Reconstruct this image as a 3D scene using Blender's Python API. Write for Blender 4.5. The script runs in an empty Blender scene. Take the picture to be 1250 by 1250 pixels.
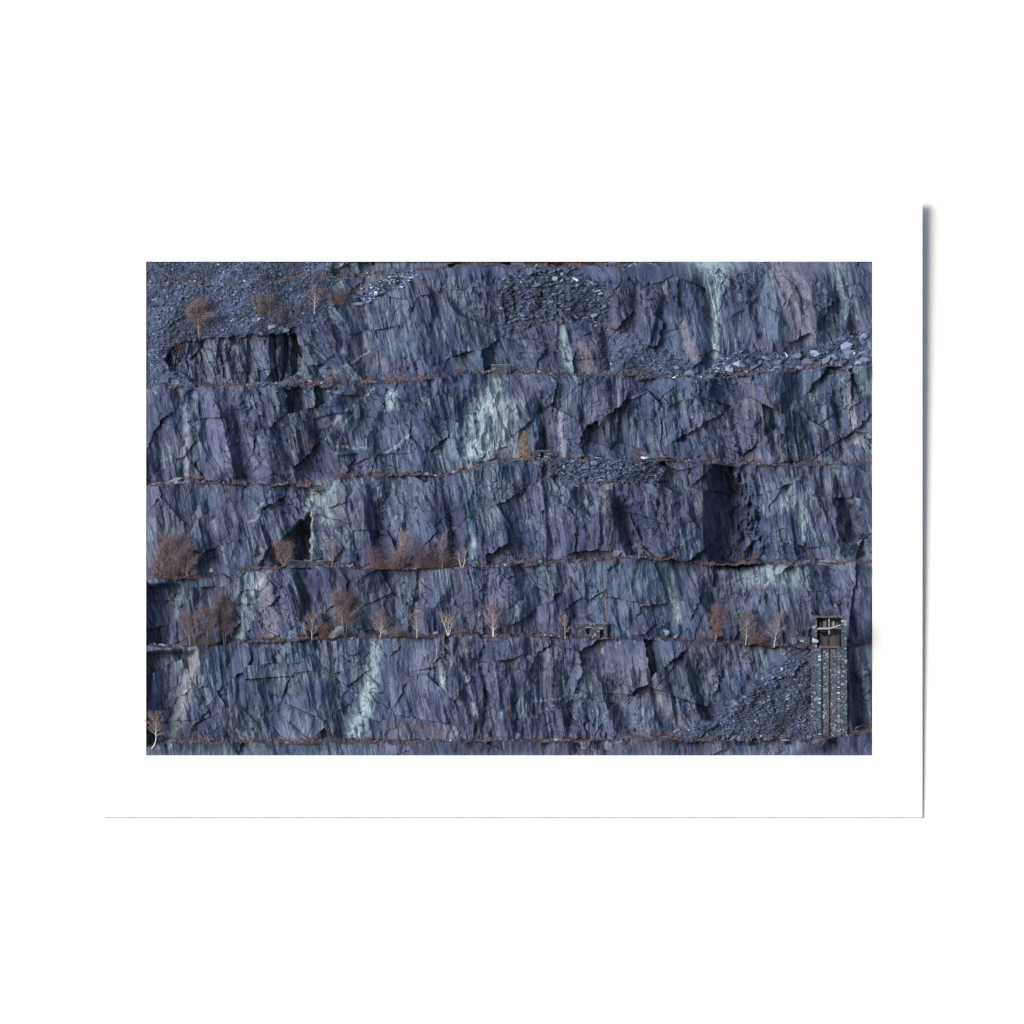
import bpy, math, random
import numpy as np
random.seed(7); rng = np.random.default_rng(11)
scene = bpy.context.scene
COL = scene.collection

# ------------------------------------------------------------------ scale
S = 0.125            # metres per reference unit (the hut is about 6 m long)
LEAN = math.tan(math.radians(15.0))   # mean slope of the quarry side, the sheet and the wall
DIST = 3000.0        # the camera stands far off with a long lens

def P(u, v, d=0.0):
    z = (625.0 - v) * S
    y = z * LEAN + d * S
    k = 1.0 + y / DIST
    return ((u - 625.0) * S * k, y, z * k)

# ------------------------------------------------------------------ helpers
def tag(o, label=None, cat=None, group=None, kind=None):
    if label: o["label"] = label
    if cat: o["category"] = cat
    if group: o["group"] = group
    if kind: o["kind"] = kind
    return o

def empty(name, loc, rz=0.0):
    o = bpy.data.objects.new(name, None)
    o.empty_display_size = 0.5
    o.location = loc; o.rotation_euler = (0, 0, rz)
    COL.objects.link(o)
    return o

def mesh_obj(name, verts, faces, mat, parent=None, cols=None, smooth=False, loc=None):
    me = bpy.data.meshes.new(name)
    verts = np.asarray(verts, dtype=np.float32).reshape(-1, 3)
    if isinstance(faces, np.ndarray):
        n, k = faces.shape
        me.vertices.add(len(verts)); me.vertices.foreach_set("co", verts.ravel())
        me.loops.add(n * k); me.loops.foreach_set("vertex_index", faces.astype(np.int32).ravel())
        me.polygons.add(n)
        me.polygons.foreach_set("loop_start", np.arange(0, n * k, k, dtype=np.int32))
        me.polygons.foreach_set("loop_total", np.full(n, k, dtype=np.int32))
        me.update(calc_edges=True)
    else:
        me.from_pydata([tuple(map(float, p)) for p in verts], [], faces)
    if cols is not None:
        ca = me.color_attributes.new("Col", 'FLOAT_COLOR', 'POINT')
        c = np.ones((len(verts), 4), dtype=np.float32); c[:, :3] = cols
        ca.data.foreach_set("color", c.ravel())
    me.polygons.foreach_set("use_smooth", np.full(len(me.polygons), smooth, dtype=bool))
    me.materials.append(mat)
    me.validate(); me.update()
    o = bpy.data.objects.new(name, me)
    COL.objects.link(o)
    if parent is not None: o.parent = parent
    if loc is not None: o.location = loc
    return o

class MB:
    """collects boxes, bars and tubes, links them as one mesh object"""
    def __init__(self): self.v = []; self.f = []; self.c = []
    def add(self, vs, fs, col):
        b = len(self.v); self.v += [tuple(p) for p in vs]
        self.f += [tuple(i + b for i in f) for f in fs]
        self.c += [col] * len(vs)
    def box(self, x0, x1, y0, y1, z0, z1, col=(.1, .1, .12), jit=0.0):
        j = lambda: random.uniform(-jit, jit)
        vs = [(x0+j(), y0+j(), z0+j()), (x1+j(), y0+j(), z0+j()), (x1+j(), y1+j(), z0+j()), (x0+j(), y1+j(), z0+j()),
              (x0+j(), y0+j(), z1+j()), (x1+j(), y0+j(), z1+j()), (x1+j(), y1+j(), z1+j()), (x0+j(), y1+j(), z1+j())]
        self.add(vs, [(0,3,2,1),(4,5,6,7),(0,1,5,4),(1,2,6,5),(2,3,7,6),(3,0,4,7)], col)
    def tube(self, pts, rad, col=(.1, .1, .12), n=5):
        pts = [np.array(p, float) for p in pts]; vs = []; fs = []
        for i, p in enumerate(pts):
            a = pts[max(0, i-1)]; b = pts[min(len(pts)-1, i+1)]
            t = b - a; t /= (np.linalg.norm(t) + 1e-9)
            up = np.array((0, 1, 0.0)) if abs(t[1]) < .9 else np.array((1.0, 0, 0))
            s = np.cross(t, up); s /= np.linalg.norm(s); q = np.cross(s, t)
            r = rad[i] if hasattr(rad, '__len__') else rad
            for k in range(n):
                an = 2*math.pi*k/n
                vs.append(p + r*(math.cos(an)*s + math.sin(an)*q))
        for i in range(len(pts)-1):
            for k in range(n):
                k2 = (k+1) % n
                fs.append((i*n+k, i*n+k2, (i+1)*n+k2, (i+1)*n+k))
        fs.append(tuple(range(n))[::-1]); fs.append(tuple(range((len(pts)-1)*n, len(pts)*n)))
        self.add(vs, fs, col)
    def build(self, name, mat, parent=None, smooth=False, loc=None):
        return mesh_obj(name, self.v, self.f, mat, parent, np.array(self.c, dtype=np.float32), smooth, loc)

# ------------------------------------------------------------------ materials
def material(name, base=None, rough=.75, spec=.3, noise=None, bump=None, var=.25):
    m = bpy.data.materials.new(name); m.use_nodes = True
    nt = m.node_tree; N = nt.nodes; L = nt.links
    bs = N["Principled BSDF"]; bs.inputs["Roughness"].default_value = rough
    bs.inputs["Specular IOR Level"].default_value = spec
    geo = N.new("ShaderNodeNewGeometry")
    if base is None:
        at = N.new("ShaderNodeAttribute"); at.attribute_name = "Col"; src = at.outputs["Color"]
    else:
        rgb = N.new("ShaderNodeRGB"); rgb.outputs[0].default_value = (*base, 1); src = rgb.outputs[0]
    if noise:
        mp = N.new("ShaderNodeMapping"); mp.inputs["Scale"].default_value = noise
        L.new(geo.outputs["Position"], mp.inputs["Vector"])
        tx = N.new("ShaderNodeTexNoise"); tx.inputs["Scale"].default_value = 1.0
        tx.inputs["Detail"].default_value = 5.0; tx.inputs["Roughness"].default_value = .65
        L.new(mp.outputs[0], tx.inputs["Vector"])
        mr = N.new("ShaderNodeMapRange"); mr.inputs["From Min"].default_value = .3; mr.inputs["From Max"].default_value = .7
        mr.inputs["To Min"].default_value = 1-var; mr.inputs["To Max"].default_value = 1+var
        L.new(tx.outputs["Fac"], mr.inputs["Value"])
        mx = N.new("ShaderNodeVectorMath"); mx.operation = 'SCALE'
        L.new(src, mx.inputs[0]); L.new(mr.outputs[0], mx.inputs["Scale"])
        src = mx.outputs[0]
        if bump:
            bp = N.new("ShaderNodeBump"); bp.inputs["Strength"].default_value = bump; bp.inputs["Distance"].default_value = .12
            L.new(tx.outputs["Fac"], bp.inputs["Height"]); L.new(bp.outputs[0], bs.inputs["Normal"])
    L.new(src, bs.inputs["Base Color"])
    return m

M_rock = material("slate_rock", None, .68, .25, (5, 5, 1.3), .3, .3)
M_scree = material("slate_rubble", None, .7, .25, (6, 6, 6), .2, .25)
M_stone = material("slate_masonry", None, .75, .25, (7, 7, 12), .3, .3)
M_bark = material("birch_bark", None, .7, .2, (8, 8, 5), None, .3)
M_twig = material("bare_twigs", None, .85, .1)
M_grass = material("dry_grass", None, .9, .05)
M_wood = material("weathered_timber", None, .8, .2, (10, 10, 3), None, .3)
M_rust = material("rusty_iron", None, .85, .2, (6, 6, 4), None, .35)
M_paper = material("white_paper", (.86, .86, .86), .9, .1, (2, 2, 2), None, .004)
M_wall = material("white_paint", (.80, .80, .80), .9, .1, (1, 1, 1), None, .004)
M_ground = material("added_ground", (.16, .17, .20), .9, .1, (.05, .05, .05), None, .1)

SLATE = np.array((.84, .93, 1.09), np.float32)      # the blue of this slate
# ------------------------------------------------------------------ noise toolkit (numpy)
def h2(ix, iy, seed):
    x = ix.astype(np.int64) * 374761393 + iy.astype(np.int64) * 668265263 + seed * 1442695041
    x = (x ^ (x >> 13)) & 0xffffffff
    x = (x * 1274126177) & 0xffffffff
    x = (x ^ (x >> 16)) & 0xffffffff
    x = (x * 2246822519) & 0xffffffff
    x = x ^ (x >> 15)
    return (x & 0xffffff).astype(np.float32) / np.float32(0x1000000)

def vn(x, y, seed):
    ix = np.floor(x); iy = np.floor(y); fx = (x-ix).astype(np.float32); fy = (y-iy).astype(np.float32)
    ix = ix.astype(np.int64); iy = iy.astype(np.int64)
    fx = fx*fx*fx*(fx*(fx*6-15)+10); fy = fy*fy*fy*(fy*(fy*6-15)+10)
    a = h2(ix, iy, seed); b = h2(ix+1, iy, seed); c = h2(ix, iy+1, seed); d = h2(ix+1, iy+1, seed)
    return (a*(1-fx)+b*fx)*(1-fy) + (c*(1-fx)+d*fx)*fy

def fbm(x, y, o, seed, g=.5):
    s = 0; a = 1.0; t = 0
    for i in range(o):
        s = s + a*vn(x*(2.03**i)+17.3*i, y*(2.03**i)-9.1*i, seed+i*31); t += a; a *= g
    return s / t

def facet(x, y, seed):
    ix = np.floor(x).astype(np.int64); iy = np.floor(y).astype(np.int64)
    best = np.full(x.shape, 9e9, np.float32); sec = best.copy()
    bx = np.zeros(x.shape, np.int64); by = bx.copy(); dx = np.zeros(x.shape, np.float32); dy = dx.copy()
    for j in (-1, 0, 1):
        for i in (-1, 0, 1):
            cx = ix+i; cy = iy+j
            px = (x - cx - h2(cx, cy, seed)).astype(np.float32); py = (y - cy - h2(cx, cy, seed+5)).astype(np.float32)
            d = px*px+py*py; m = d < best
            sec = np.where(m, best, np.minimum(sec, d))
            best = np.where(m, d, best); bx = np.where(m, cx, bx); by = np.where(m, cy, by)
            dx = np.where(m, px, dx); dy = np.where(m, py, dy)
    return h2(bx, by, seed+11), h2(bx, by, seed+12), h2(bx, by, seed+13), dx, dy, np.sqrt(sec)-np.sqrt(best)

def tri(x, y, seed):
    """continuous faceted noise: random heights on a lattice joined by flat triangles"""
    ix = np.floor(x).astype(np.int64); iy = np.floor(y).astype(np.int64); fx = (x-ix).astype(np.float32); fy = (y-iy).astype(np.float32)
    a = h2(ix, iy, seed); b = h2(ix+1, iy, seed); c = h2(ix, iy+1, seed); d = h2(ix+1, iy+1, seed); flip = h2(ix, iy, seed+3) > .5
    g1 = np.where(fx > fy, a+fx*(b-a)+fy*(d-b), a+fy*(c-a)+fx*(d-c))
    g2 = np.where(fx+fy < 1, a+fx*(b-a)+fy*(c-a), d+(1-fx)*(c-d)+(1-fy)*(b-d))
    return np.where(flip, g1, g2)-.5

def sm(a, b, x):
    t = np.clip((x-a)/(b-a), 0, 1); return t*t*(3-2*t)

def plate(h, n, w=.18):
    h = h*n; f = np.floor(h); r = h-f
    return (f + np.clip((r-.5)/w+.5, 0, 1)) / n

# ------------------------------------------------------------------ the quarry side as a relief over (u, v)
U0, U1, V0, V1 = 178.0, 1065.0, 319.0, 922.5
STEP = .72
us_ = np.linspace(U0, U1, int((U1-U0)/STEP)+1); vs_ = np.linspace(V0, V1, int((V1-V0)/STEP)+1)
U, V = np.meshgrid(us_, vs_); U = U.astype(np.float32); V = V.astype(np.float32)
NV, NU = U.shape
zeros = np.zeros_like(U)

LEDGES = [
 [(178,346),(230,347),(320,345),(390,341),(440,337),(470,334),(515,330),(560,325),(770,326),(800,323),(840,319),(880,312),(1065,300)],
 [(178,474),(260,471),(300,470),(420,470),(480,466),(520,463),(560,458),(600,455),(640,457),(700,459),(770,460),(860,462),(900,459),(960,451),(1010,448),(1065,446)],
 [(178,595),(230,591),(300,592),(379,595),(381,601),(402,600),(408,585),(430,583),(470,583),(550,580),(575,576),(582,568),(620,563),(660,562),(770,562),(860,566),(900,568),(960,569),(1010,569),(1065,567)],
 [(178,706),(290,706),(297,699),(330,695),(350,692),(400,692),(470,696),(560,695),(600,692),(650,688),(700,686),(770,682),(830,684),(855,688),(870,691),(930,690),(1010,687),(1065,688)],
 [(178,786),(200,790),(240,789),(300,785),(330,783),(400,781),(470,779),(540,778),(600,777),(700,779),(770,781),(860,782),(880,785),(900,788),(930,789),(1000,791),(1040,790),(1065,786)],
 [(178,912),(200,908),(300,908),(400,907),(500,908),(600,905),(700,906),(800,903),(900,904),(1000,902),(1040,898),(1065,891)],
]
def ledge_v(k, u):
    p = LEDGES[k]; return np.interp(u, [a for a, b in p], [b for a, b in p])
BEN = 18.0; LIP = 3.4
LIPA = (2.0+5.0*sm(.35, .75, fbm(U/38, zeros+2.2, 3, 35)*.6+.4*fbm(U/11, zeros+7, 2, 36))).astype(np.float32)   # visible depth of the bench

# ledge lines with a ragged lip
LV = [np.full_like(U, 215.0)]
for k in range(6):
    line = ledge_v(k, us_)
    n = (fbm(us_/16, zeros[0, :]+k*7.7, 3, 40+k)-.5)*6 + (facet(us_/5., zeros[0]+3.3*k, 60+k)[0]-.5)*1.8
    LV.append(np.broadcast_to((line+n).astype(np.float32), U.shape))
LV.append(np.full_like(U, 1040.0))
terr = np.zeros(U.shape, np.int32)          # terrace index: 0 above the first ledge
for k in range(1, 7): terr += (V > LV[k]).astype(np.int32)
top = np.choose(terr, [LV[i] for i in range(7)]); bot = np.choose(terr, [LV[i+1] for i in range(7)])
t = np.clip((bot - V) / np.maximum(bot-top, 8), 0, 1)     # 0 at the lower lip, 1 at the upper lip
lipf = np.clip((bot - V)/LIPA, 0, 1)                        # over the bench itself
face_t = np.clip((bot-LIPA-V)/np.maximum(bot-top-LIPA, 8), 0, 1)
D = np.where(lipf < 1, -BEN/2 + BEN*lipf, BEN/2 - BEN*face_t).astype(np.float32)
bench = (1-sm(.8, 1.25, (bot-V)/LIPA))                      # 1 on the bench
cliff = 1-bench

# local frame of the cleavage, sheared differently in each terrace
shear_k = np.array([.12, .22, .16, .14, .17, .13, .1], np.float32)[terr]
jag = (fbm(U/7, V/7, 3, 4)-.5)*3.2
blk0 = facet((U+jag*2)/64+terr*3.1, (V+jag*2+.35*U)/58, 90)                # joint blocks, each with a cleavage dip of its own
shl = shear_k*.75 + (blk0[0]-.5)*.22
us = U - shl*blk0[4]*58 - .06*(V-top) + jag*.15 + terr*137.0 + blk0[1]*60 + (fbm(U/90, V/300, 2, 3)-.5)*30
vs = V + jag + terr*91 + (blk0[2]-.5)*.25*blk0[3]*64
zoneA = fbm(U/85+3, V/60+9, 3, 21); zoneB = fbm(U/60-7, V/75+2, 3, 22); zoneC = fbm(U/40+1, V/30+5, 3, 23)

det = zeros.copy()
low = (fbm((U-.12*V)/44, V/420, 2, 97)-.5)*28 + (fbm(us/46, vs/300, 2, 99)-.5)*26                                   # big upright buttresses and bays
fa = facet(us/82+.3, (vs+.2*us)/88, 101); det += (fa[0]-.5)*2.5 + (fa[1]-.45)*.22*fa[3]*82
w2 = (fbm(U/24, V/24, 2, 98)-.5)*14                                        # keeps the facet lattice irregular
f1 = facet(us/29, (vs+.25*us)/58, 110); det += tri((us+w2)/25, (vs+.3*us+w2)/66, 111)*15 + (f1[0]-.5)*.8 + (f1[1]-.45)*.16*f1[3]*29
f2 = facet(us/11.5, (vs-.3*us)/30, 120); a2 = .55+1.0*sm(.40, .66, zoneB)
det += a2*(tri((us-w2)/9.5, (vs-.35*us)/29, 121)*6.5 + (f2[0]-.5)*1.0 + (f2[1]-.46)*.22*f2[3]*11.5)
f3 = facet(us/4.8, (vs+.3*us)/11, 130); a3 = .5+1.0*sm(.42, .64, zoneC)
det += a3*(tri(us/4.2, (vs+.4*us)/12, 131)*2.4 + (f3[0]-.5)*.6 + (f3[1]-.46)*.3*f3[3]*4.8)
blk = sm(.50, .64, fbm(U/50+11, V/45, 3, 77))              # blocky broken patches
f4 = facet((U+jag)/8.5, (V-.55*U)/6.5, 140)
det += .75*blk*((f4[0]-.5)*3.6 + (f4[1]-.5)*.7*f4[3]*8.5 + (f4[2]-.5)*1.0*f4[4]*6.5)
stk = sm(.42, .62, fbm(U/55+5, V/50+31, 3, 88))            # drilled and cleaved faces with upright lines
s1 = fbm(us/2.6, vs/60, 3, 150); s2 = fbm(us/7, vs/90, 2, 151)
det += (.4+stk)*((s1-.5)*1.7 + (s2-.5)*3.0)
det += (fbm(U/2.2, V/3.4, 2, 160)-.5)*.9
pl2 = plate(fbm(us/11, vs/140, 2, 170), 4, .10); det += (pl2-.5)*-3.0*(.15+stk)

# ------------------------------------------------------------------ named recesses, gullies and buttresses
rag = (fbm(U/9, V/12, 3, 201)-.5)*9
def gully(line, dep, w1, w2, f0=None, f1=5):
    """the face drops back by dep along a line (u at v) and comes forward again over w2: its left wall faces right"""
    xs = [a for a, b in line]; ys = [b for a, b in line]
    x0 = np.interp(V, ys, xs) + rag*.5
    if f0 is None: f0 = .42*(ys[-1]-ys[0])
    tt = U-x0
    a1 = np.interp(V, ys, w1) if hasattr(w1, '__len__') else w1; b1 = np.interp(V, ys, w2) if hasattr(w2, '__len__') else w2
    a1 = a1*(1+rag*.03); b1 = b1*(1+np.clip(rag, -4, 4)*.04)
    dep = dep*a1/np.max(a1) if hasattr(w1, '__len__') else dep
    g = np.clip(tt/a1, 0, 1)*(1-sm(0, 1, np.clip((tt-a1)/b1, 0, 1)))
    g = g*sm(ys[0]-1, ys[0]+f0, V+rag*min(1.5, f0/12))*(1-sm(ys[-1]-f1, ys[-1]+1, V))
    return (dep*g).astype(np.float32)
G = [
 ([(858,566),(858,640),(862,700)], 66, [34,40,34], [10,42,60], 4, 16), ([(1012,570),(1018,620),(1027,686)], 46, [3,16,24], [8,18,26], 4, 10),
 ([(846,684),(856,735),(872,784)], 24, 15, 70, 60, 4), ([(834,796),(842,840),(856,882)], 24, 11, 34),
 ([(646,470),(650,515),(654,560)], 28, 14, 26), ([(266,476),(278,530),(286,588)], 24, 14, 30), ([(443,588),(447,640),(459,688)], 26, 12, 26),
 ([(358,700),(366,730),(376,762)], 9, 5, 14), ([(742,592),(750,640),(766,682)], 22, 11, 24), ([(726,800),(736,850),(754,900)], 26, 15, 26),
 ([(1032,796),(1038,850),(1040,892)], 20, 8, 24), ([(522,725),(520,750),(518,777)], 10, 20, 55), ([(395,360),(430,400),(440,466)], 8, 30, 60),
 ([(540,362),(560,385),(600,402)], 10, 7, 20), ([(608,340),(612,370),(616,398)], 9, 4, 40), ([(728,392),(732,420),(738,455)], 12, 6, 20),
 ([(812,345),(800,390),(790,425)], 7, 5, 20), ([(942,560),(935,530),(936,505)][::-1], 9, 7, 16), ([(1100,820),(1050,850),(1045,892)], 6, 5, 20),
 ([(556,470),(558,510),(556,560)], 9, 7, 20), ([(500,730),(498,750),(496,775)], 8, 6, 14), ([(306,600),(318,640),(332,688)], 8, 5, 18),
 ([(245,600),(250,650),(262,690)], 8, 6, 16), ([(540,600),(545,640),(548,680)], 11, 6, 16), ([(620,800),(624,840),(626,895)], 7, 5, 18),
 ([(690,700),(696,735),(700,760)], 6, 5, 16), ([(880,480),(890,520),(900,560)], 8, 6, 26), ([(815,470),(820,500),(826,540)], 9, 9, 24),
 ([(762,480),(775,520),(790,556)], 7, 5, 18), ([(700,478),(708,520),(716,556)], 7, 5, 22), ([(960,600),(966,640),(972,680)], 5, 4, 18),
 ([(1010,470),(1018,510),(1024,560)], 6, 5, 20), ([(596,800),(590,840),(588,890)], 5, 4, 14), ([(305,810),(318,850),(325,890)], 4, 4, 14),
 ([(370,800),(378,840),(384,870)], 5, 4, 14), ([(676,810),(684,850),(690,895)], 5, 4, 18), ([(780,800),(792,840),(804,890)], 6, 5, 22),
 ([(905,340),(915,380),(925,415)], 6, 5, 18), ([(985,340),(992,370),(1000,405)], 5, 4, 18),
]
for g in G: D += gully(*g)*cliff
for i in range(130):                                   # lesser unnamed clefts of the same kind
    k = rng.integers(1, 7); u = rng.uniform(185, 1060); a = ledge_v(k-1, u); b = ledge_v(k, u) if k < 6 else 930
    h = rng.uniform(20, 70); v0 = rng.uniform(a, max(a+1, b-h)); s = rng.normal(.16, .18)
    dd = rng.uniform(1.5, 5); w = rng.uniform(2, 5)
    D += gully([(u, v0), (u+s*h, v0+h)], dd, w, rng.uniform(6, 20))*cliff

def inpoly(poly, ruf=1.0, seed=300):
    """1 inside the polygon, with a ragged edge"""
    uu = U + (fbm(U/11, V/11, 3, seed)-.5)*12*ruf; vv = V + (fbm(U/11, V/11, 3, seed+9)-.5)*12*ruf
    r = np.zeros(U.shape, bool); n = len(poly)
    for i in range(n):
        x1, y1 = poly[i]; x2, y2 = poly[(i+1) % n]
        if y1 == y2: continue
        c = ((y1 > vv) != (y2 > vv)) & (uu < (x2-x1)*(vv-y1)/(y2-y1)+x1); r ^= c
    return r.astype(np.float32)
def blur(m, n=2):
    for _ in range(n):
        m = (m + np.roll(m, 1, 0) + np.roll(m, -1, 0) + np.roll(m, 1, 1) + np.roll(m, -1, 1))/5
    return m

cave = inpoly([(378,624),(366,640),(352,649),(341,664),(326,670),(321,682),(316,693),(379,694)], .8, 310)
D += blur(cave, 3)*60*np.clip((U-312)/60, .12, 1)*np.clip(.45+(V-625)/50, 0, 1)
cut = inpoly([(203,438),(215,420),(245,414),(285,411),(330,409),(352,404),(364,414),(371,436),(360,462),(350,466),(300,470),(240,470),(214,452)], 1.1, 320)
D += blur(cut, 2)*(.6+.8*(facet(U/7, V/40, 325)[0]))*(9 + 22*sm(320, 366, U))
corner = inpoly([(170,795),(238,796),(228,830),(214,870),(206,912),(170,912)], .6, 330); D += blur(corner, 14)*30
corner2 = inpoly([(170,713),(222,714),(214,750),(206,787),(170,787)], .6, 340); D += blur(corner2, 12)*27
overh = inpoly([(430,500),(380,512),(385,560),(395,583),(405,560)], .8, 345); D += blur(overh, 3)*4
pillar = inpoly([(226,482),(262,474),(290,588),(226,588)], .5, 350); D -= blur(pillar, 4)*6
slab = inpoly([(576,572),(662,562),(670,690),(588,692)], .4, 355); D -= blur(slab, 4)*5
butt = inpoly([(300,698),(362,694),(378,782),(292,785)], .4, 357); D -= blur(butt, 4)*7

# rubble slopes (talus): the cliff steps vanish and a rough apron takes their place
SCREE = {
 'upper': [(170,310),(408,310),(405,345),(400,375),(372,398),(330,406),(285,409),(245,412),(212,420),(200,440),(212,455),(240,472),(170,474)],
 'pile':  [(612,338),(640,330),(700,328),(735,345),(745,372),(738,394),(700,392),(690,386),(640,402),(612,404)],
 'cone':  [(738,404),(760,398),(790,418),(825,438),(850,452),(860,462),(735,460),(734,430)],
 'blocks':[(872,440),(905,428),(960,432),(1000,420),(1040,408),(1070,400),(1070,448),(1010,449),(955,452),(900,460),(860,462)],
 'hang':  [(664,565),(700,560),(800,561),(812,572),(805,588),(740,590),(715,592),(690,590),(672,580)],
 'ramp':  [(828,900),(870,874),(905,850),(935,822),(955,800),(992,788),(992,904),(828,904)],
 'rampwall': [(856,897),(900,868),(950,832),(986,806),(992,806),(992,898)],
 'spur':  [(432,368),(440,352),(470,340),(505,333),(512,338),(480,352),(460,362),(445,370)],
 'foot':  [(300,470),(330,466),(352,462),(362,452),(372,460),(408,464),(412,472),(300,473)],
}
SM = {}
for i, (k, p) in enumerate(SCREE.items()): SM[k] = inpoly(p, .8 if k == 'upper' else 1.5, 400+i*20)
scr_all = np.clip(sum(SM.values()), 0, 1)
soft = blur(scr_all, 3)
fr = facet(U/3.6, V/2.8, 500); fr2 = facet(U/8, V/5.5, 510)
rub = (fr[0]-.5)*2.6 + (fr[1]-.5)*.9*fr[3]*3.6 + (fr[2]-.3)*.9*fr[4]*2.8 + (fr2[0]-.5)*3.2
Dflat = np.clip(D, -9, 9)*.35
D = D*(1-soft) + soft*(np.where(SM['upper'] > .5, Dflat*.6, D) + 0)
D += -7*blur(SM['ramp'], 8)*np.clip((V-780)/90, 0, 1) - 5*blur(SM['cone'], 6) - 3*blur(SM['blocks'], 4) - 3*blur(SM['foot'], 3) + 2*blur(SM['pile'], 3) - 1.5*blur(SM['hang'], 3) + 4*blur(SM['rampwall'], 2) - 3*blur(SM['hang'], 3)
amp = .45 + .55*cliff
D += low*(1-.85*soft) + det*amp*(1-.85*soft)*(1-.8*bench) + rub*soft*.8
D += bench*(fbm(U/5, V/2, 3, 600)-.5)*2.5
# nothing stands far out of, or deep behind, the sheet at its opening
edge = np.minimum(np.minimum(U-U0, U1-U), np.minimum(V-V0, V1-V))
ke = sm(0, 22, edge); D = D*ke + np.clip(np.where(D > 14, D, D*.45+2), .2, 80)*(1-ke)
D = np.clip(D, -24, 84).astype(np.float32)

# ------------------------------------------------------------------ rock colours (mineral tints, veins, stains, painted lit faces)
def C(r, g, b): return np.array((r, g, b), np.float32)
def mixc(a, col, m): return a*(1-m[..., None]) + col*m[..., None]
purple, blue, teal, lilac, dark = C(.076,.079,.130), C(.056,.075,.132), C(.064,.098,.136), C(.118,.120,.182), C(.026,.036,.078)
pale, white, pink, rustc, moss = C(.32,.40,.41), C(.58,.62,.60), C(.20,.17,.195), C(.17,.10,.09), C(.125,.085,.080)
rc = np.zeros(U.shape+(3,), np.float32) + purple
rc = mixc(rc, blue, np.clip(sm(.46, .62, zoneA) + .8*sm(620, 420, V), 0, 1))
rc = mixc(rc, teal, .55*sm(.58, .74, zoneB)); rc = mixc(rc, lilac, .65*sm(.54, .7, zoneC))
rc = mixc(rc, lilac, .7*sm(.62, .9, f1[2])*sm(.4, .6, zoneA)); rc = mixc(rc, teal, .4*sm(.78, .92, f2[2])*sm(.45, .6, zoneB))
rc = mixc(rc, dark, .55*sm(.62, .85, f1[1])); rc = mixc(rc, dark, .5*sm(.7, .95, f2[1]))
sc1 = fbm(us/1.9, vs/70, 3, 701); sc2 = fbm(us/4.5, vs/45, 3, 702); sc3 = fbm(U/3, V/3, 3, 703)
rc *= (.66 + .36*f2[0] + .22*f3[0] + .35*(fbm(us/2.4, vs/26, 3, 699)-.35) + .5*(fbm(U/70, V/55, 3, 698)-.45))[..., None]
rc = mixc(rc, lilac*1.1, .45*sm(.55, .7, sc1)*(.3+stk)); rc = mixc(rc, dark, .5*sm(.55, .75, sc2))
rc = mixc(rc, pale*.6, .55*sm(.62, .74, sc1)*sm(.5, .62, zoneB)); rc = mixc(rc, pink*.62, .35*sm(.6, .72, sc2)*sm(.52, .62, zoneC))
rc = mixc(rc, pale*.75, .6*sm(.9, .98, f3[2])*sm(.5, .62, sc2))

# short bleeds and broken colour along the cleavage, gathered in zones
for q, (wd_, ln_, col_, am_, zu, zv) in enumerate([(2.6, 24, pale*.62, .75, 70, 60), (3.4, 34, lilac*1.25, .7, 60, 70), (2.2, 16, pale*.95, .7, 55, 50), (4.0, 30, teal*1.35, .7, 65, 50), (3.0, 40, dark, .8, 50, 45), (3.2, 26, pink*.8, .55, 60, 45), (2.4, 20, rustc*.55, .5, 50, 60), (5.5, 60, dark*1.2, .6, 80, 60)]):
    zz = sm(.47, .66, fbm(U/zu+q*5.3, V/zv-q*3.1, 3, 800+q)); nn = fbm(us/wd_, vs/ln_, 3, 820+q*7)
    rc = mixc(rc, col_, ((.85 if q in (4, 7) else .55)*am_*zz*sm(.52, .70, nn)).astype(np.float32))
def streak(line, wid, col, amt, thr=.45, gr=0):
    """mineral bleed, in places painted sunlight, down the face along a line (u at v), broken by the cleavage"""
    global rc
    xs = [a for a, b in line]; ys = [b for a, b in line]
    x0 = np.interp(V, ys, xs) + rag*.45; w = np.interp(V, ys, wid) if hasattr(wid, '__len__') else wid
    m = np.exp(-np.abs((U-x0)/w)**2.6)*sm(ys[0]-6, ys[0]+3, V)*(1-sm(ys[-1]-4, ys[-1]+5, V))
    n = .55*fbm(us/3.2, vs/30, 3, 720+gr) + .45*fbm(U/4, V/5, 3, 730+gr)
    m = m*sm(thr-.18, thr+.14, n)*min(1, amt*1.12)
    rc = mixc(rc, col, m.astype(np.float32))
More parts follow.
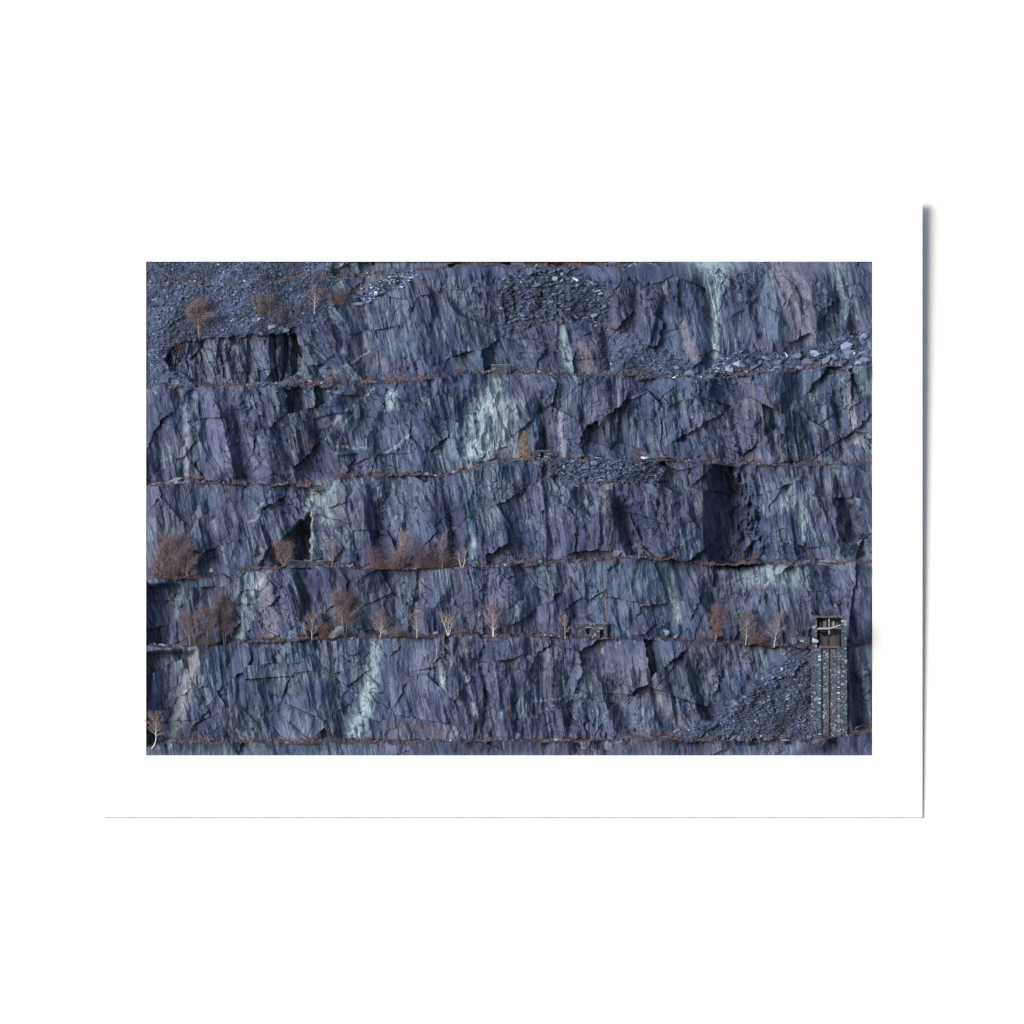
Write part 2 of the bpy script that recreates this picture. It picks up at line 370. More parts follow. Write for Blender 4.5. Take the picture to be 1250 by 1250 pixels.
ST = [
 ([(866,319),(870,340),(873,360),(873,400),(874,430),(873,452)], [27,17,7,5,6,8], pale, .95, .40), ([(872,345),(873,400),(874,440)], 3.5, white, .9, .44),
 ([(604,458),(602,480),(596,510),(590,560)], [10,13,30,46], pale, .85, .45), ([(604,460),(600,490),(598,505)], 5, white, .95, .46),
 ([(618,490),(612,530),(606,562)], 16, C(.36,.36,.38), .7, .46), ([(560,510),(556,560)], 9, teal*1.6, .8, .42), ([(575,540),(573,574)], 4, white, .6, .52),
 ([(383,592),(380,620),(378,650),(382,685)], [8,5,4,4], C(.42,.48,.46), .95, .42), ([(400,588),(398,640)], [18,9], pale*.8, .8, .43),  # first streak paints the sunlit left-facing slab edge beside the cave
 ([(460,783),(455,820),(446,860),(434,900)], [7,9,10,14], pale, .9, .43), ([(458,800),(446,850)], 5, white*.8, .5, .5),
 ([(577,580),(577,640),(579,690)], [6,5,7], teal*1.45, .8, .42), ([(577,655),(580,688)], 3, white*.8, .6, .48),
 ([(242,792),(230,830),(218,880),(212,905)], [14,12,9,8], C(.22,.21,.22), .85, .42), ([(236,795),(228,840),(216,890)], 4, white*.6, .5, .5),
 ([(567,822),(574,845),(583,880)], 2.6, C(.33,.34,.37), .8, .48), ([(683,395),(690,425),(696,456)], [5,7,9], pale*.8, .85, .42), ([(712,420),(718,456)], 8, C(.19,.155,.165), .7, .43),
 ([(300,702),(312,704),(300,740),(292,782)], [20,20,12,9], pale*.75, .75, .45), ([(328,697),(300,734)], 3, C(.42,.44,.45), .8, .4), ([(940,692),(940,716)], 36, pale*.8, .8, .44),
 ([(800,690),(815,740),(822,776)], [30,26,20], teal*1.45, .75, .46), ([(740,690),(745,740),(750,776)], [30,26,14], teal*1.5, .7, .46), ([(818,700),(826,760)], 6, white*.7, .7, .47),
 ([(955,319),(965,360),(985,420)], [22,26,20], C(.19,.18,.215), .7, .45), ([(930,319),(940,370),(950,415)], 12, teal*1.6, .7, .46), ([(1020,319),(1030,350),(1045,390)], [14,10,8], pale*.7, .7, .46),
 ([(1050,446),(1062,480)], 9, pale, .8, .43), ([(465,319),(465,333)], [62,58], teal*1.6, .85, .4), ([(412,319),(408,332)], 10, C(.36,.36,.38), .8, .42),
 ([(228,495),(226,540),(228,588)], [6,5,5], C(.24,.25,.30), .8, .42), ([(260,478),(268,540),(272,586)], [14,12,10], lilac*1.3, .7, .42), ([(478,478),(474,500)], 5, pale*1.1, .9, .4),  # first two streaks paint the lavender pillar's lit face paler
 ([(682,500),(688,560)], 4, C(.3,.28,.34), .8, .44), ([(650,490),(655,525)], 3, teal*1.8, .9, .38), ([(742,590),(738,625)], [7,8], C(.26,.25,.26), .75, .44),
 ([(735,600),(745,650),(755,680)], 9, C(.2,.19,.24), .7, .45), ([(965,585),(960,620)], 8, pale, .7, .46), ([(985,600),(980,660)], 5, pale*.9, .7, .47), ([(1035,470),(1046,545)], [4,5], C(.33,.32,.35), .8, .44),
 ([(1050,660),(1060,690)], 8, C(.3,.29,.32), .7, .45), ([(325,600),(318,640)], [24,12], teal*1.4, .75, .44), ([(250,598),(252,625)], [9,6], teal*1.4, .8, .42), ([(540,818),(539,842)], 3, white*.7, .9, .5),
 ([(218,715),(216,760)], 5, C(.2,.24,.27), .7, .45), ([(320,700),(330,775)], 9, C(.24,.20,.22), .6, .45), ([(600,700),(608,760)], [8,12], lilac*1.25, .7, .44), ([(640,690),(665,760)], 11, lilac*1.3, .6, .46),
 ([(730,320),(745,340)], 16, lilac*1.2, .6, .46), ([(830,390),(850,440)], [6,10], C(.2,.17,.195), .75, .44), ([(810,385),(822,430)], 9, teal*1.4, .6, .45), ([(318,815),(326,860)], [8,5], teal*1.4, .85, .38),
 ([(780,800),(800,850),(840,890)], [12,14,16], C(.19,.18,.20), .6, .46), ([(860,790),(862,802)], 10, C(.26,.24,.27), .7, .45), ([(690,750),(660,880)], 5, rustc*.6, .3, .5),
 ([(510,800),(520,880)], [6,3], lilac*1.4, .6, .45), ([(480,830),(485,880)], 4, lilac*1.4, .6, .45), ([(740,848),(738,862)], [22,14], rustc*.8, .35, .5), ([(745,395),(742,425)], 14, C(.12,.085,.10), .7, .42),
]
for i, s in enumerate(ST): streak(*s, gr=i*3)
def vein(a, b, w, col, amt=.9):
    """thin quartz vein between two points"""
    global rc
    ax, ay = a; bx, by = b; L2 = (bx-ax)**2+(by-ay)**2
    uu = U+rag*.35; vv = V+(fbm(U/8, V/8, 2, 760)-.5)*6
    q = np.clip(((uu-ax)*(bx-ax)+(vv-ay)*(by-ay))/L2, 0, 1)
    dd = np.hypot(uu-ax-q*(bx-ax), vv-ay-q*(by-ay))
    m = np.exp(-(dd/w)**2)*sm(.32, .5, sc3)*amt; rc = mixc(rc, col, m.astype(np.float32))
for a, b, w in [((456,474),(398,522),1.4),((452,428),(402,458),1.2),((412,506),(398,540),1.2),((436,676),(392,630),.8),((655,858),(716,846),1.3),((716,846),(660,868),1.0),((700,868),(722,838),1.0),
                ((404,545),(450,548),1.5),((470,555),(500,530),2.0),((300,640),(345,610),1.2),((560,545),(600,505),1.5),((330,600),(302,640),1.0)]:
    vein(a, b, w, C(.27,.30,.33))
# rust-brown growth on the benches and a few tufted shelves
veg = np.maximum(bench, .9*(1-sm(1.2, 2.6, (bot-V)/LIPA)))*sm(.36, .54, fbm(U/14, V/3, 3, 780))
for (a, b, w) in [((365,535),(390,548),4),((415,540),(440,536),3),((690,640),(700,650),2),((478,884),(540,892),5),((225,347),(320,344),3),((405,365),(460,342),6),((620,404),(690,392),3),((690,590),(770,588),3),((950,822),(985,820),2),((1035,895),(1065,885),6),((700,812),(712,808),3),((300,903),(460,905),4.5),((180,590),(380,592),3.2),((640,686),(760,684),3.2),((240,472),(420,470),2.8),((860,457),(960,451),3),((800,900),(1000,900),4.5),((880,785),(960,788),3),((380,779),(470,778),3),((590,775),(700,778),3),((470,694),(560,693),3)]:
    q = np.clip(((U-a[0])*(b[0]-a[0])+(V-a[1])*(b[1]-a[1]))/((b[0]-a[0])**2+(b[1]-a[1])**2), 0, 1)
    dd = np.hypot(U-a[0]-q*(b[0]-a[0]), (V-a[1]-q*(b[1]-a[1]))*1.3)+rag*.5
    veg = np.maximum(veg, (1-sm(w*.6, w*1.3, dd))*sm(.35, .5, sc3)*.85)
rcs = np.where((fr[2] > .96)[..., None], C(.24,.26,.31), C(.08,.10,.165)*(.65+.8*sm(.3, .75, fbm((U+V)/34, (V-U)/80, 3, 790))*(.5+.6*fr[0]))[..., None])
rcs = np.where((SM['pile']+SM['hang'] > .5)[..., None], rcs*C(.68,.74,.76), rcs)
rc = rc*(1-soft[..., None]*.92) + rcs*soft[..., None]*.92
rc = mixc(rc, moss, np.clip(veg, 0, 1).astype(np.float32)*.9)
rc = np.clip(rc*SLATE, .012, .75)

# ------------------------------------------------------------------ link the relief, one mesh per terrace
Dp = np.pad(D, 1, mode='edge'); Dp[0, :] = Dp[-1, :] = 100; Dp[:, 0] = Dp[:, -1] = 100      # the cut sides run back into the hill
Up = np.pad(U, 1, mode='edge'); Vp = np.pad(V, 1, mode='edge')
Zp = (625-Vp)*S; Yp = Zp*LEAN + Dp*S; Kp = 1+Yp/DIST
XYZ = np.stack([(Up-625)*S*Kp, Yp, Zp*Kp], -1).reshape(-1, 3).astype(np.float32)
RC = np.pad(rc, ((1, 1), (1, 1), (0, 0)), mode='edge').reshape(-1, 3)
H, W = Dp.shape
idx = np.arange(H*W).reshape(H, W)
quads = np.stack([idx[:-1, :-1], idx[1:, :-1], idx[1:, 1:], idx[:-1, 1:]], -1).reshape(-1, 4)
qt = np.pad(terr, 1, mode='edge')[:-1, :-1].reshape(-1)
CL = ["rock and scree of the topmost slate terrace, cut off by the picture edge", "tall slate face and scree slope below the topmost ledge",
      "slate face with a pale green streak above its middle, second full terrace down", "slate face with the dark cave and deep dark cleft, third terrace down",
      "low purple slate face behind the small stone hut and birches", "slate face beside the stone tower, under the hut ledge", "strip of slate face along the bottom below the lowest brown ledge"]
for k in range(7):
    q = quads[qt == k]
    if not len(q): continue
    u, inv = np.unique(q, return_inverse=True)
    o = mesh_obj("quarry_cliff", XYZ[u], inv.reshape(-1, 4).astype(np.int32), M_rock, None, RC[u], False)
    tag(o, CL[k], "cliff", None, "structure")

def dep(u, v):
    fi = np.clip((np.asarray(v)-V0)/(V1-V0)*(NV-1), 0, NV-1.001); fj = np.clip((np.asarray(u)-U0)/(U1-U0)*(NU-1), 0, NU-1.001)
    i = fi.astype(int); j = fj.astype(int); a = fi-i; b = fj-j
    return D[i, j]*(1-a)*(1-b)+D[i+1, j]*a*(1-b)+D[i, j+1]*(1-a)*b+D[i+1, j+1]*a*b
def lip(k, u):
    return float(np.interp(u, us_, LV[k+1][0]))
def bench_pt(k, u, back=.2):
    """a point on bench k: as far back as asked"""
    v = lip(k, u)-LIP*back; return P(u, v, float(dep(u, v)))

# ------------------------------------------------------------------ loose slate (uncountable): one object per slope
BOXV = np.array([(-1,-1,-1),(1,-1,-1),(1,1,-1),(-1,1,-1),(-1,-1,1),(1,-1,1),(1,1,1),(-1,1,1)], np.float32)
BOXF = np.array([(0,3,2,1),(4,5,6,7),(0,1,5,4),(1,2,6,5),(2,3,7,6),(3,0,4,7)], np.int32)
def rot_mats(n, tilt):
    a = rng.uniform(0, 2*np.pi, n); b = rng.normal(0, tilt, n); c = rng.normal(0, tilt, n)
    def R(ax, t):
        m = np.zeros((n, 3, 3)); co, si = np.cos(t), np.sin(t); i, j = [(1, 2), (2, 0), (0, 1)][ax]
        m[:, ax, ax] = 1; m[:, i, i] = co; m[:, j, j] = co; m[:, i, j] = -si; m[:, j, i] = si; return m
    return R(1, b) @ R(0, c) @ R(2, a)
def sample_poly(poly, n):
    poly = np.array(poly, float); x0, y0 = poly.min(0); x1, y1 = poly.max(0); out = []
    while len(out) < n:
        x = rng.uniform(max(x0, U0+1), min(x1, U1-1)); y = rng.uniform(max(y0, V0+1), min(y1, V1-1)); r = False
        for i in range(len(poly)):
            (a, b), (c, d) = poly[i], poly[(i+1) % len(poly)]
            if (b > y) != (d > y) and x < (c-a)*(y-b)/(d-b)+a: r = not r
        if r: out.append((min(max(x+rng.normal(0, 2.5), U0+2), U1-2), min(max(y+rng.normal(0, 2.5), V0+2), V1-3)))
    return np.array(out)
def chunks(pts, smin, smax, flat, tilt, bright=1.0, lightp=.08, pw=2.2):
    n = len(pts); s = smin+(smax-smin)*rng.power(1/pw, n)**1.0*rng.uniform(0, 1, n)
    sc = np.stack([s*rng.uniform(.7, 1.5, n), s*rng.uniform(.6, 1.2, n), s*rng.uniform(flat*.6, flat*1.4, n)], -1)*S*.5
    v = BOXV[None]*sc[:, None, :]*rng.uniform(.55, 1.15, (n, 8, 3))
    v = np.einsum('nij,nkj->nki', rot_mats(n, tilt), v)
    d = dep(pts[:, 0], pts[:, 1]); z = (625-pts[:, 1])*S; y = z*LEAN+(d-.25*s)*S; k = 1+y/DIST
    pos = np.stack([(pts[:, 0]-625)*S*k, y, z*k], -1)
    v = v+pos[:, None, :]
    base = np.where(rng.uniform(0, 1, (n, 1)) < lightp, np.array([[.30,.33,.37]]), np.array([[.100,.118,.172]]))*rng.uniform(.5, 1.5, (n, 1))*bright
    blot = .8+.8*sm(.3, .75, fbm((pts[:, 0]+pts[:, 1])/34, (pts[:, 1]-pts[:, 0])/80, 3, 790))
    base = base*SLATE*np.array((1.0, 1.02, .98))*blot[:, None]*(1+rng.normal(0, .05, (n, 3)))
    return v.reshape(-1, 3), (BOXF[None]+8*np.arange(n)[:, None, None]).reshape(-1, 4), np.repeat(base, 8, 0)
SLAB = [
 ('upper', 9000, .8, 4.2, .45, .5, .95, .035, "fine blue-grey slate scree covering the upper left slope"),
 ('pile', 1300, 1.6, 9.0, .3, .4, .9, .05, "dark jumbled slate rubble heap near the top centre"),
 ('cone', 1500, .8, 3.4, .5, .5, .9, .03, "cone of fine scree sliding onto the second ledge right of centre"),
 ('blocks', 700, 1.5, 5.0, .4, .5, 1.1, .12, "small broken slate between the big blocks at the upper right"),
 ('hang', 1100, 1.4, 7.5, .28, .35, .85, .09, "dark slate tip spilling over the ledge right of the orange larch"),
 ('ramp', 3600, .9, 4.4, .36, .4, .88, .06, "loose slate rubble ramp climbing to the left side of the tower"),
 ('rampwall', 3600, .9, 3.4, .36, .10, .5, .05, "dry-laid slate bank with painted-in shade under the rubble ramp beside the tower"),  # low brightness puts the bank's shade into the chunk colours
 ('spur', 260, 2.0, 6.5, .3, .3, 1.35, .25, "pale split slabs tipped over the spur right of the slim white birch"),
 ('foot', 500, .9, 2.8, .5, .5, 1.1, .12, "small scree fans at the foot of the dark cut, upper left"),
]
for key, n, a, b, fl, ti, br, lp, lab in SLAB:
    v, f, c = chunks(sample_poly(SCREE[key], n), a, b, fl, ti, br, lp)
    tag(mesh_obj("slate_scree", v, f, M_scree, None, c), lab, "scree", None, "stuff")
# broken stone scattered along each bench
for k in range(6):
    pts = []
    for _ in range(750):
        u = rng.uniform(181, 1062); vv = lip(k, u)-rng.uniform(.4, 1)*LIP
        if vv > V0+2 and fbm(np.array([u/30.]), np.array([k*5.1]), 2, 900)[0] > .5: pts.append((u, vv))
    if len(pts) < 5: continue
    v, f, c = chunks(np.array(pts), 1.0, 6.5, .38, .35, 1.15, .08)
    tag(mesh_obj("ledge_debris", v, f, M_scree, None, c), "broken slate scattered along the %s ledge" % ["topmost", "second", "third", "fourth", "fifth", "lowest"][k], "rubble", None, "stuff")

# ------------------------------------------------------------------ dry brown growth on the benches
for k in range(6):
    n = 7000; u = rng.uniform(179, 1064, n); keep = fbm(u/22, np.full(n, k*3.7), 3, 920+k) > (.43 if k in (3, 5) else .48)
    u = u[keep]; n = len(u); lv = np.interp(u, us_, LV[k+1][0]); v = lv-rng.uniform(-.1, 1.0, n)*LIP
    ok = (v > V0+3); u = u[ok]; v = v[ok]; n = len(u)
    if n < 10: continue
    d = dep(u, v); z = (625-v)*S; y = z*LEAN+d*S; kk = 1+y/DIST
    b = np.stack([(u-625)*S*kk, y, z*kk], -1)
    hgt = rng.uniform(.5, 1.9, n)*S*(.5+2.2*sm(.45, .75, fbm(u/16, np.full(n, k*2.9), 3, 950+k))); wd = rng.uniform(.25, .6, n)*S; an = rng.uniform(0, np.pi, n)
    side = np.stack([np.cos(an)*wd, np.sin(an)*wd, np.zeros(n)], -1); tip = np.stack([rng.normal(0, .8, n)*S, rng.normal(-.5, .6, n)*S, hgt], -1)
    vv = np.stack([b-side, b+side, b+tip], 1).reshape(-1, 3); ff = np.arange(3*n).reshape(-1, 3)
    c = np.array([[.175,.125,.135]])*rng.uniform(.5, 1.5, (n, 1)); c = np.where(rng.uniform(0, 1, (n, 1)) < .15, np.array([[.24,.175,.14]]), c)
    tag(mesh_obj("dry_grass", vv, ff, M_grass, None, np.repeat(c, 3, 0)), "rust-brown dry grass and heather along the %s ledge" % ["topmost", "second", "third", "fourth", "fifth", "lowest"][k], "grass", None, "stuff")

# ------------------------------------------------------------------ trees
def limb_path(p, d, ln, n, wob, lift):
    pts = [np.array(p, float)]; d = np.array(d, float); d /= np.linalg.norm(d)
    for i in range(n):
        d = d + rng.normal(0, wob, 3) + np.array((0, 0, lift)); d /= np.linalg.norm(d)
        pts.append(pts[-1]+d*ln/n)
    return pts
def tree(name, label, loc, h, w, bark=(.42,.38,.38), twig=(.158,.122,.130), stems=1, spread=.15, crown0=.35, dens=1.0, rt=.9, cat="tree", group=None, lean=0.0, bend=None):
    """bare winter tree: tapered trunk and limbs, crown of fine twigs; h and w in reference units"""
    root = empty(name, loc); h *= S; w *= S
    tag(root, label, cat, group)
    mb = MB(); tips = []
    for s in range(stems):
        a = rng.uniform(0, 2*np.pi) if stems > 1 else 0
        sx = (s-(stems-1)/2)*spread*2/max(1, stems-1) if stems > 1 else 0
        d0 = np.array((sx+lean, rng.normal(0, .05), 1))
        th = h*rng.uniform(.78, .92)
        path = limb_path((sx*h*.05, 0, -.8*S), d0, th+.8*S, 9, .06, .06)
        if bend:
            for i, q in enumerate(path): path[i] = q + np.array((bend*h*max(0, .35-i/9)**2*4, 0, 0))
        r0 = rt*S*.5/ (1 if stems == 1 else 1.25); rad = [r0*(1-.86*i/9)+.02*S for i in range(10)]
        mb.tube(path, rad, bark)
        nl = int(11*dens)+5
        for j in range(nl):
            f = crown0*.75+(1-crown0*.75)*(j+.5)/nl; i = f*9; i0 = min(8, int(i)); p = path[i0]*(1-(i-i0))+path[i0+1]*(i-i0)
            az = j*2.4+rng.normal(0, .4); g = (f-crown0*.75)/(1-crown0*.75)
            el = .75+.55*g; ln = (.62*w*math.sin(math.pi*(.22+.68*g))**.8+.1*w)*rng.uniform(.7, 1.1)/ (1 if stems == 1 else 1.25)
            dr = np.array((math.cos(az)*math.cos(el*.8), math.sin(az)*math.cos(el*.8)*.8, math.sin(el*.8)))
            lp = limb_path(p, dr, ln, 5, .16, .08); lr = r0*.42*(1-.5*g)
            mb.tube(lp, [lr*(1-.17*q)+.012*S for q in range(6)], bark, 4)
            for q in (2, 3, 4, 5): tips.append((lp[q], lp[q]-lp[q-1], ln))
            for q in range(3):
                b = lp[2+q]; l2 = limb_path(b, (lp[3+q if q < 2 else 5]-lp[2])+rng.normal(0, .35, 3)*ln*.4, ln*.45, 3, .25, .1)
                mb.tube(l2, [lr*.4, lr*.3, lr*.2, lr*.1+.008*S], tuple(.5*np.array(bark)+.5*np.array(twig)), 3)
                for e in (1, 2, 3): tips.append((l2[e], l2[e]-l2[e-1], ln))
        tips.append((path[9], path[9]-path[8], .3*w)); tips.append((path[8], path[9]-path[8], .3*w))
    mb.build("trunk", M_bark, root, True)
    n = int((2300 if dens < 1 else 3000)*dens*max(.7, w*h/(32*38*S*S))); ti = rng.integers(0, len(tips), n)
    P0 = np.array([t_[0] for t_ in tips])[ti] + rng.normal(0, .05*w, (n, 3)); dr = np.array([t_[1] for t_ in tips])[ti]
    dr = dr/np.linalg.norm(dr, axis=1, keepdims=True)+rng.normal(0, .6, (n, 3)); dr /= np.linalg.norm(dr, axis=1, keepdims=True)
    ln = rng.uniform(.05, .13, n)*(w+h)*.5; wd = rng.uniform(.08, .19, n)*S
    sd = np.cross(dr, rng.normal(0, 1, (n, 3))); sd /= np.linalg.norm(sd, axis=1, keepdims=True)
    P0 = P0-dr*ln[:, None]*.3
    vv = np.stack([P0-sd*wd[:, None], P0+sd*wd[:, None], P0+dr*ln[:, None]], 1).reshape(-1, 3)
    vv[:, 2] = np.maximum(vv[:, 2], .3*S)
    c = np.array([twig])*np.array((1.2, 1.24, 1.34))*rng.uniform(.6, 1.5, (n, 1))
    mesh_obj("crown", vv, np.arange(3*n).reshape(-1, 3), M_twig, root, np.repeat(c, 3, 0))
    return root

BR = (.158,.122,.130); RD = (.172,.120,.120); PL = (.24,.19,.17); PU = (.19,.155,.185); OR = (.33,.25,.19)
WH = (.62,.58,.56); GY = (.30,.26,.27)
def on_surface(u, v): return P(u, v, float(dep(u, v))-.3)
TREES = [
 # name, label, place, h, w, options
 ("birch_tree", "reddish bare birch on the scree slope at the upper left", on_surface(243,412), 42, 36, dict(twig=(.175,.13,.138), crown0=.15, dens=1.3)),
 ("birch_tree", "slim white-stemmed birch on the upper scree left of the rocky spur", on_surface(383,384), 38, 22, dict(bark=WH, twig=PU, dens=.55, crown0=.35, rt=1.0)),
 ("birch_tree", "grey birch with forked pale trunk, largest of the thicket at the left edge", bench_pt(3,214,.2), 54, 46, dict(bark=GY, stems=2, dens=.95, crown0=.2)),
 ("birch_tree", "low reddish birch at the left edge, nearest the picture side", bench_pt(3,195), 42, 24, dict(twig=RD, bark=GY, crown0=.1, dens=1.2)),
 ("birch_tree", "small dark birch at the right end of the left edge thicket", bench_pt(3,228), 38, 28, dict(bark=GY, crown0=.1)),
 ("birch_tree", "low bushy brown birch in front of the dark cave", P(346, lip(3,346)-1.2, 1.0), 27, 32, dict(bark=GY, twig=RD, stems=2, spread=.35, crown0=.1)),
 ("birch_tree", "thin faint birch at the right end of the dark low wall", bench_pt(3,405), 36, 16, dict(bark=GY, dens=.4, crown0=.4, rt=.7)),
 ("birch_tree", "yellowish birch, tallest in the purple thicket on the fourth ledge", bench_pt(3,491), 42, 28, dict(bark=GY, twig=PL, crown0=.15, dens=.9)),
 ("birch_tree", "birch with straight white trunk inside the purple thicket", bench_pt(3,540), 42, 22, dict(bark=WH, twig=PU, crown0=.3, dens=.7)),
 ("birch_tree", "small bare white forked birch at the right end of the purple thicket", bench_pt(3,564), 24, 16, dict(bark=WH, twig=BR, stems=2, spread=.4, dens=.2, crown0=.5, rt=1.1)),
 ("birch_tree", "tiny sparse birch on the fourth ledge left of the deep dark cleft", bench_pt(3,780), 22, 12, dict(bark=GY, dens=.3, crown0=.4, rt=.7)),
 ("birch_tree", "leftmost birch of the dark clump on the hut ledge", bench_pt(4,231), 36, 30, dict(bark=GY, crown0=.3, dens=1.1)),
 ("birch_tree", "middle birch of the dark clump, straight pale trunk", bench_pt(4,254), 46, 30, dict(bark=GY, crown0=.4, dens=1.2)),
 ("birch_tree", "tallest birch of the dark clump, beside the pale rock edge", bench_pt(4,274,.2), 62, 30, dict(bark=GY, crown0=.25, dens=1.4, stems=2)),
 ("birch_tree", "small birch left of the leaning pale slab", bench_pt(4,381), 30, 24, dict(bark=WH, crown0=.35, dens=.9)),
 ("birch_tree", "large round birch with two white trunks behind the pale slab", bench_pt(4,421,.7), 52, 40, dict(bark=WH, stems=2, spread=.2, crown0=.3, dens=1.3, rt=.9)),
 ("birch_tree", "round short birch next right of the large two-trunked one", bench_pt(4,464), 29, 24, dict(bark=WH, crown0=.35, dens=1.1)),
 ("birch_tree", "fan-shaped orange-brown birch midway along the hut ledge", bench_pt(4,509), 30, 22, dict(bark=WH, twig=(.19,.145,.13), crown0=.4, dens=.7)),
 ("birch_tree", "stubby bright white birch with V-shaped limbs and flat brown top", bench_pt(4,547), 27, 22, dict(bark=WH, twig=RD, stems=3, spread=.35, crown0=.6, dens=.5, rt=1.3)),
 ("birch_tree", "bright white birch with pinkish twigs below the pale lilac rock", bench_pt(4,602), 40, 30, dict(bark=(.7,.66,.66), twig=PU, crown0=.3, dens=.9, rt=1.2, stems=2, spread=.12)),
 ("birch_tree", "faint pale birch just left of the stone hut", bench_pt(4,690), 28, 16, dict(bark=WH, twig=PL, dens=.35, crown0=.4, rt=.8)),
 ("birch_tree", "dense brown birch under the buttress right of the hut", bench_pt(4,873), 48, 27, dict(bark=GY, twig=RD, stems=2, spread=.1, crown0=.2, dens=1.2)),
 ("birch_tree", "birch with straight thin white trunk between two brown ones near the tower", bench_pt(4,910), 42, 26, dict(bark=WH, crown0=.35, dens=.8)),
 ("birch_tree", "birch with stout white base nearest the tower", bench_pt(4,945), 40, 28, dict(bark=WH, twig=PU, crown0=.3, dens=.9, rt=1.3)),
 ("birch_tree", "lone birch with curved white trunk in the bottom left corner", on_surface(191,913), 42, 22, dict(bark=(.7,.68,.64), twig=RD, crown0=.5, dens=1.0, rt=1.5, bend=-.28)),
]
for nm, lab, loc, h, w, op in TREES: tree(nm, lab, loc, h, w, **op)

def bush(label, loc, h, w, col, n=900):
    """many-stemmed shrub: stems rise from the root and carry fine twigs"""
    h *= S; w *= S*1.25; root = empty("bush", loc); n = int(n*1.8); tag(root, label, "bush")
    mb = MB(); tips = []
    for j in range(16):
        az = rng.uniform(0, 2*np.pi); r = rng.uniform(.05, .62)
        lp = limb_path((rng.normal(0, .12*w), rng.normal(0, .05*w), -.3*S), (math.cos(az)*r*w/h, math.sin(az)*r*w/h*.7, 1), h*rng.uniform(.6, 1.0), 5, .12, .0)
        mb.tube(lp, [.22*S*(1-.17*q)+.02*S for q in range(6)], (.16,.13,.13), 3)
        for q in (1, 2, 3, 4, 5): tips.append((lp[q], lp[q]-lp[q-1]))
    mb.build("stem", M_bark, root, True)
    ti = rng.integers(0, len(tips), n); p0 = np.array([a for a, b in tips])[ti]+rng.normal(0, .07*w, (n, 3)); dr = np.array([b for a, b in tips])[ti]
    dr = dr/np.linalg.norm(dr, axis=1, keepdims=True)+rng.normal(0, .6, (n, 3)); dr /= np.linalg.norm(dr, axis=1, keepdims=True)
    ln = rng.uniform(.06, .14, n)*(w+h)*.5; wd = rng.uniform(.09, .22, n)*S
    sd = np.cross(dr, rng.normal(0, 1, (n, 3))); sd /= np.linalg.norm(sd, axis=1, keepdims=True)
    vv = np.stack([p0-sd*wd[:, None], p0+sd*wd[:, None], p0+dr*ln[:, None]], 1).reshape(-1, 3); vv[:, 2] = np.maximum(vv[:, 2], .1*S)
    c = np.array([col])*np.array((1.2, 1.28, 1.3))*rng.uniform(.6, 1.45, (n, 1))
    mesh_obj("twig_mass", vv, np.arange(3*n).reshape(-1, 3), M_twig, root, np.repeat(c, 3, 0))
for lab, loc, h, w, col, n in [
 ("grey-brown rounded bush above the pale rocks on the upper scree", on_surface(323,386), 30, 34, (.15,.125,.13), 1300),
 ("dark purplish bush right of the grey-brown one on the upper scree", on_surface(348,396), 28, 28, (.12,.09,.12), 1000),
 ("pinkish bush at the left end of the dark cut", on_surface(206,432), 30, 38, (.17,.125,.13), 1200),
 ("low rusty bush near the pale slabs right of the slim white birch", on_surface(411,372), 22, 30, (.12,.085,.09), 800),
 ("low brown scrub filling the gap at the left edge thicket", bench_pt(3,205,.2), 24, 40, (.11,.085,.10), 800),
 ("purple-brown scrub at the left end of the thicket on the fourth ledge", bench_pt(3,462,.2), 34, 40, (.12,.08,.10), 1000),
 ("dark scrub in the middle of the purple thicket between two birches", bench_pt(3,516,.2), 32, 44, (.11,.075,.10), 1000),
 ("low scrub beneath the forked white birch of the purple thicket", bench_pt(3,553,.8), 18, 28, (.10,.075,.09), 600),
 ("reddish scrub below the pale slab on the hut ledge", bench_pt(4,398), 24, 26, (.14,.085,.08), 700),
 ("rusty low scrub under the clumped birches at the left of the hut ledge", bench_pt(4,243), 12, 40, (.12,.085,.085), 700),
 ("low brown scrub between the round short birch and the fan-shaped one", bench_pt(4,488), 10, 26, (.12,.09,.09), 800),
 ("mauve scrub beside the yellowish birch on the fourth ledge", bench_pt(3,480), 28, 34, (.15,.115,.135), 900),
 ("brown scrub around the straight white trunk in the purple thicket", bench_pt(3,537), 30, 40, (.13,.095,.11), 1000),
 ("low scrub under the three birches near the tower", bench_pt(4,927,.8), 16, 40, (.11,.07,.075), 700),
]: bush(lab, loc, h, w, col, n)

def larch(label, loc, h, w):
    h *= S; w *= S; root = empty("larch_tree", loc); tag(root, label, "tree")
    mb = MB(); mb.tube([(0,0,-.5*S),(0.03*h,0,h*.5),(0,0,h)], [.5*S,.3*S,.05*S], (.14,.10,.09)); mb.build("trunk", M_bark, root, True)
    vs_l = []; cs = []
    for j in range(26):
        g = j/26; z = h*(.06+.92*g); R = w*.6*(1-g)**.75+.02*w
        for q in range(11):
            az = rng.uniform(0, 2*np.pi); L = R*rng.uniform(.65, 1.1); d = np.array((math.cos(az), math.sin(az), -.12))
            for e in range(9):
                p = np.array((0, 0, z))+d*L*(e+1)/9+rng.normal(0, .012*h, 3); a = rng.normal(0, 1, 3); a /= np.linalg.norm(a); b = np.cross(a, d); ln = .045*h
                vs_l += [p-b*.24*S, p+b*.24*S, p+(a*.7+d*.5)*ln]; k = rng.uniform(.6, 1.5); cs += [tuple(np.array(OR)*k)]*3
    mesh_obj("crown", np.array(vs_l), np.arange(len(vs_l)).reshape(-1, 3), M_twig, root, np.array(cs))
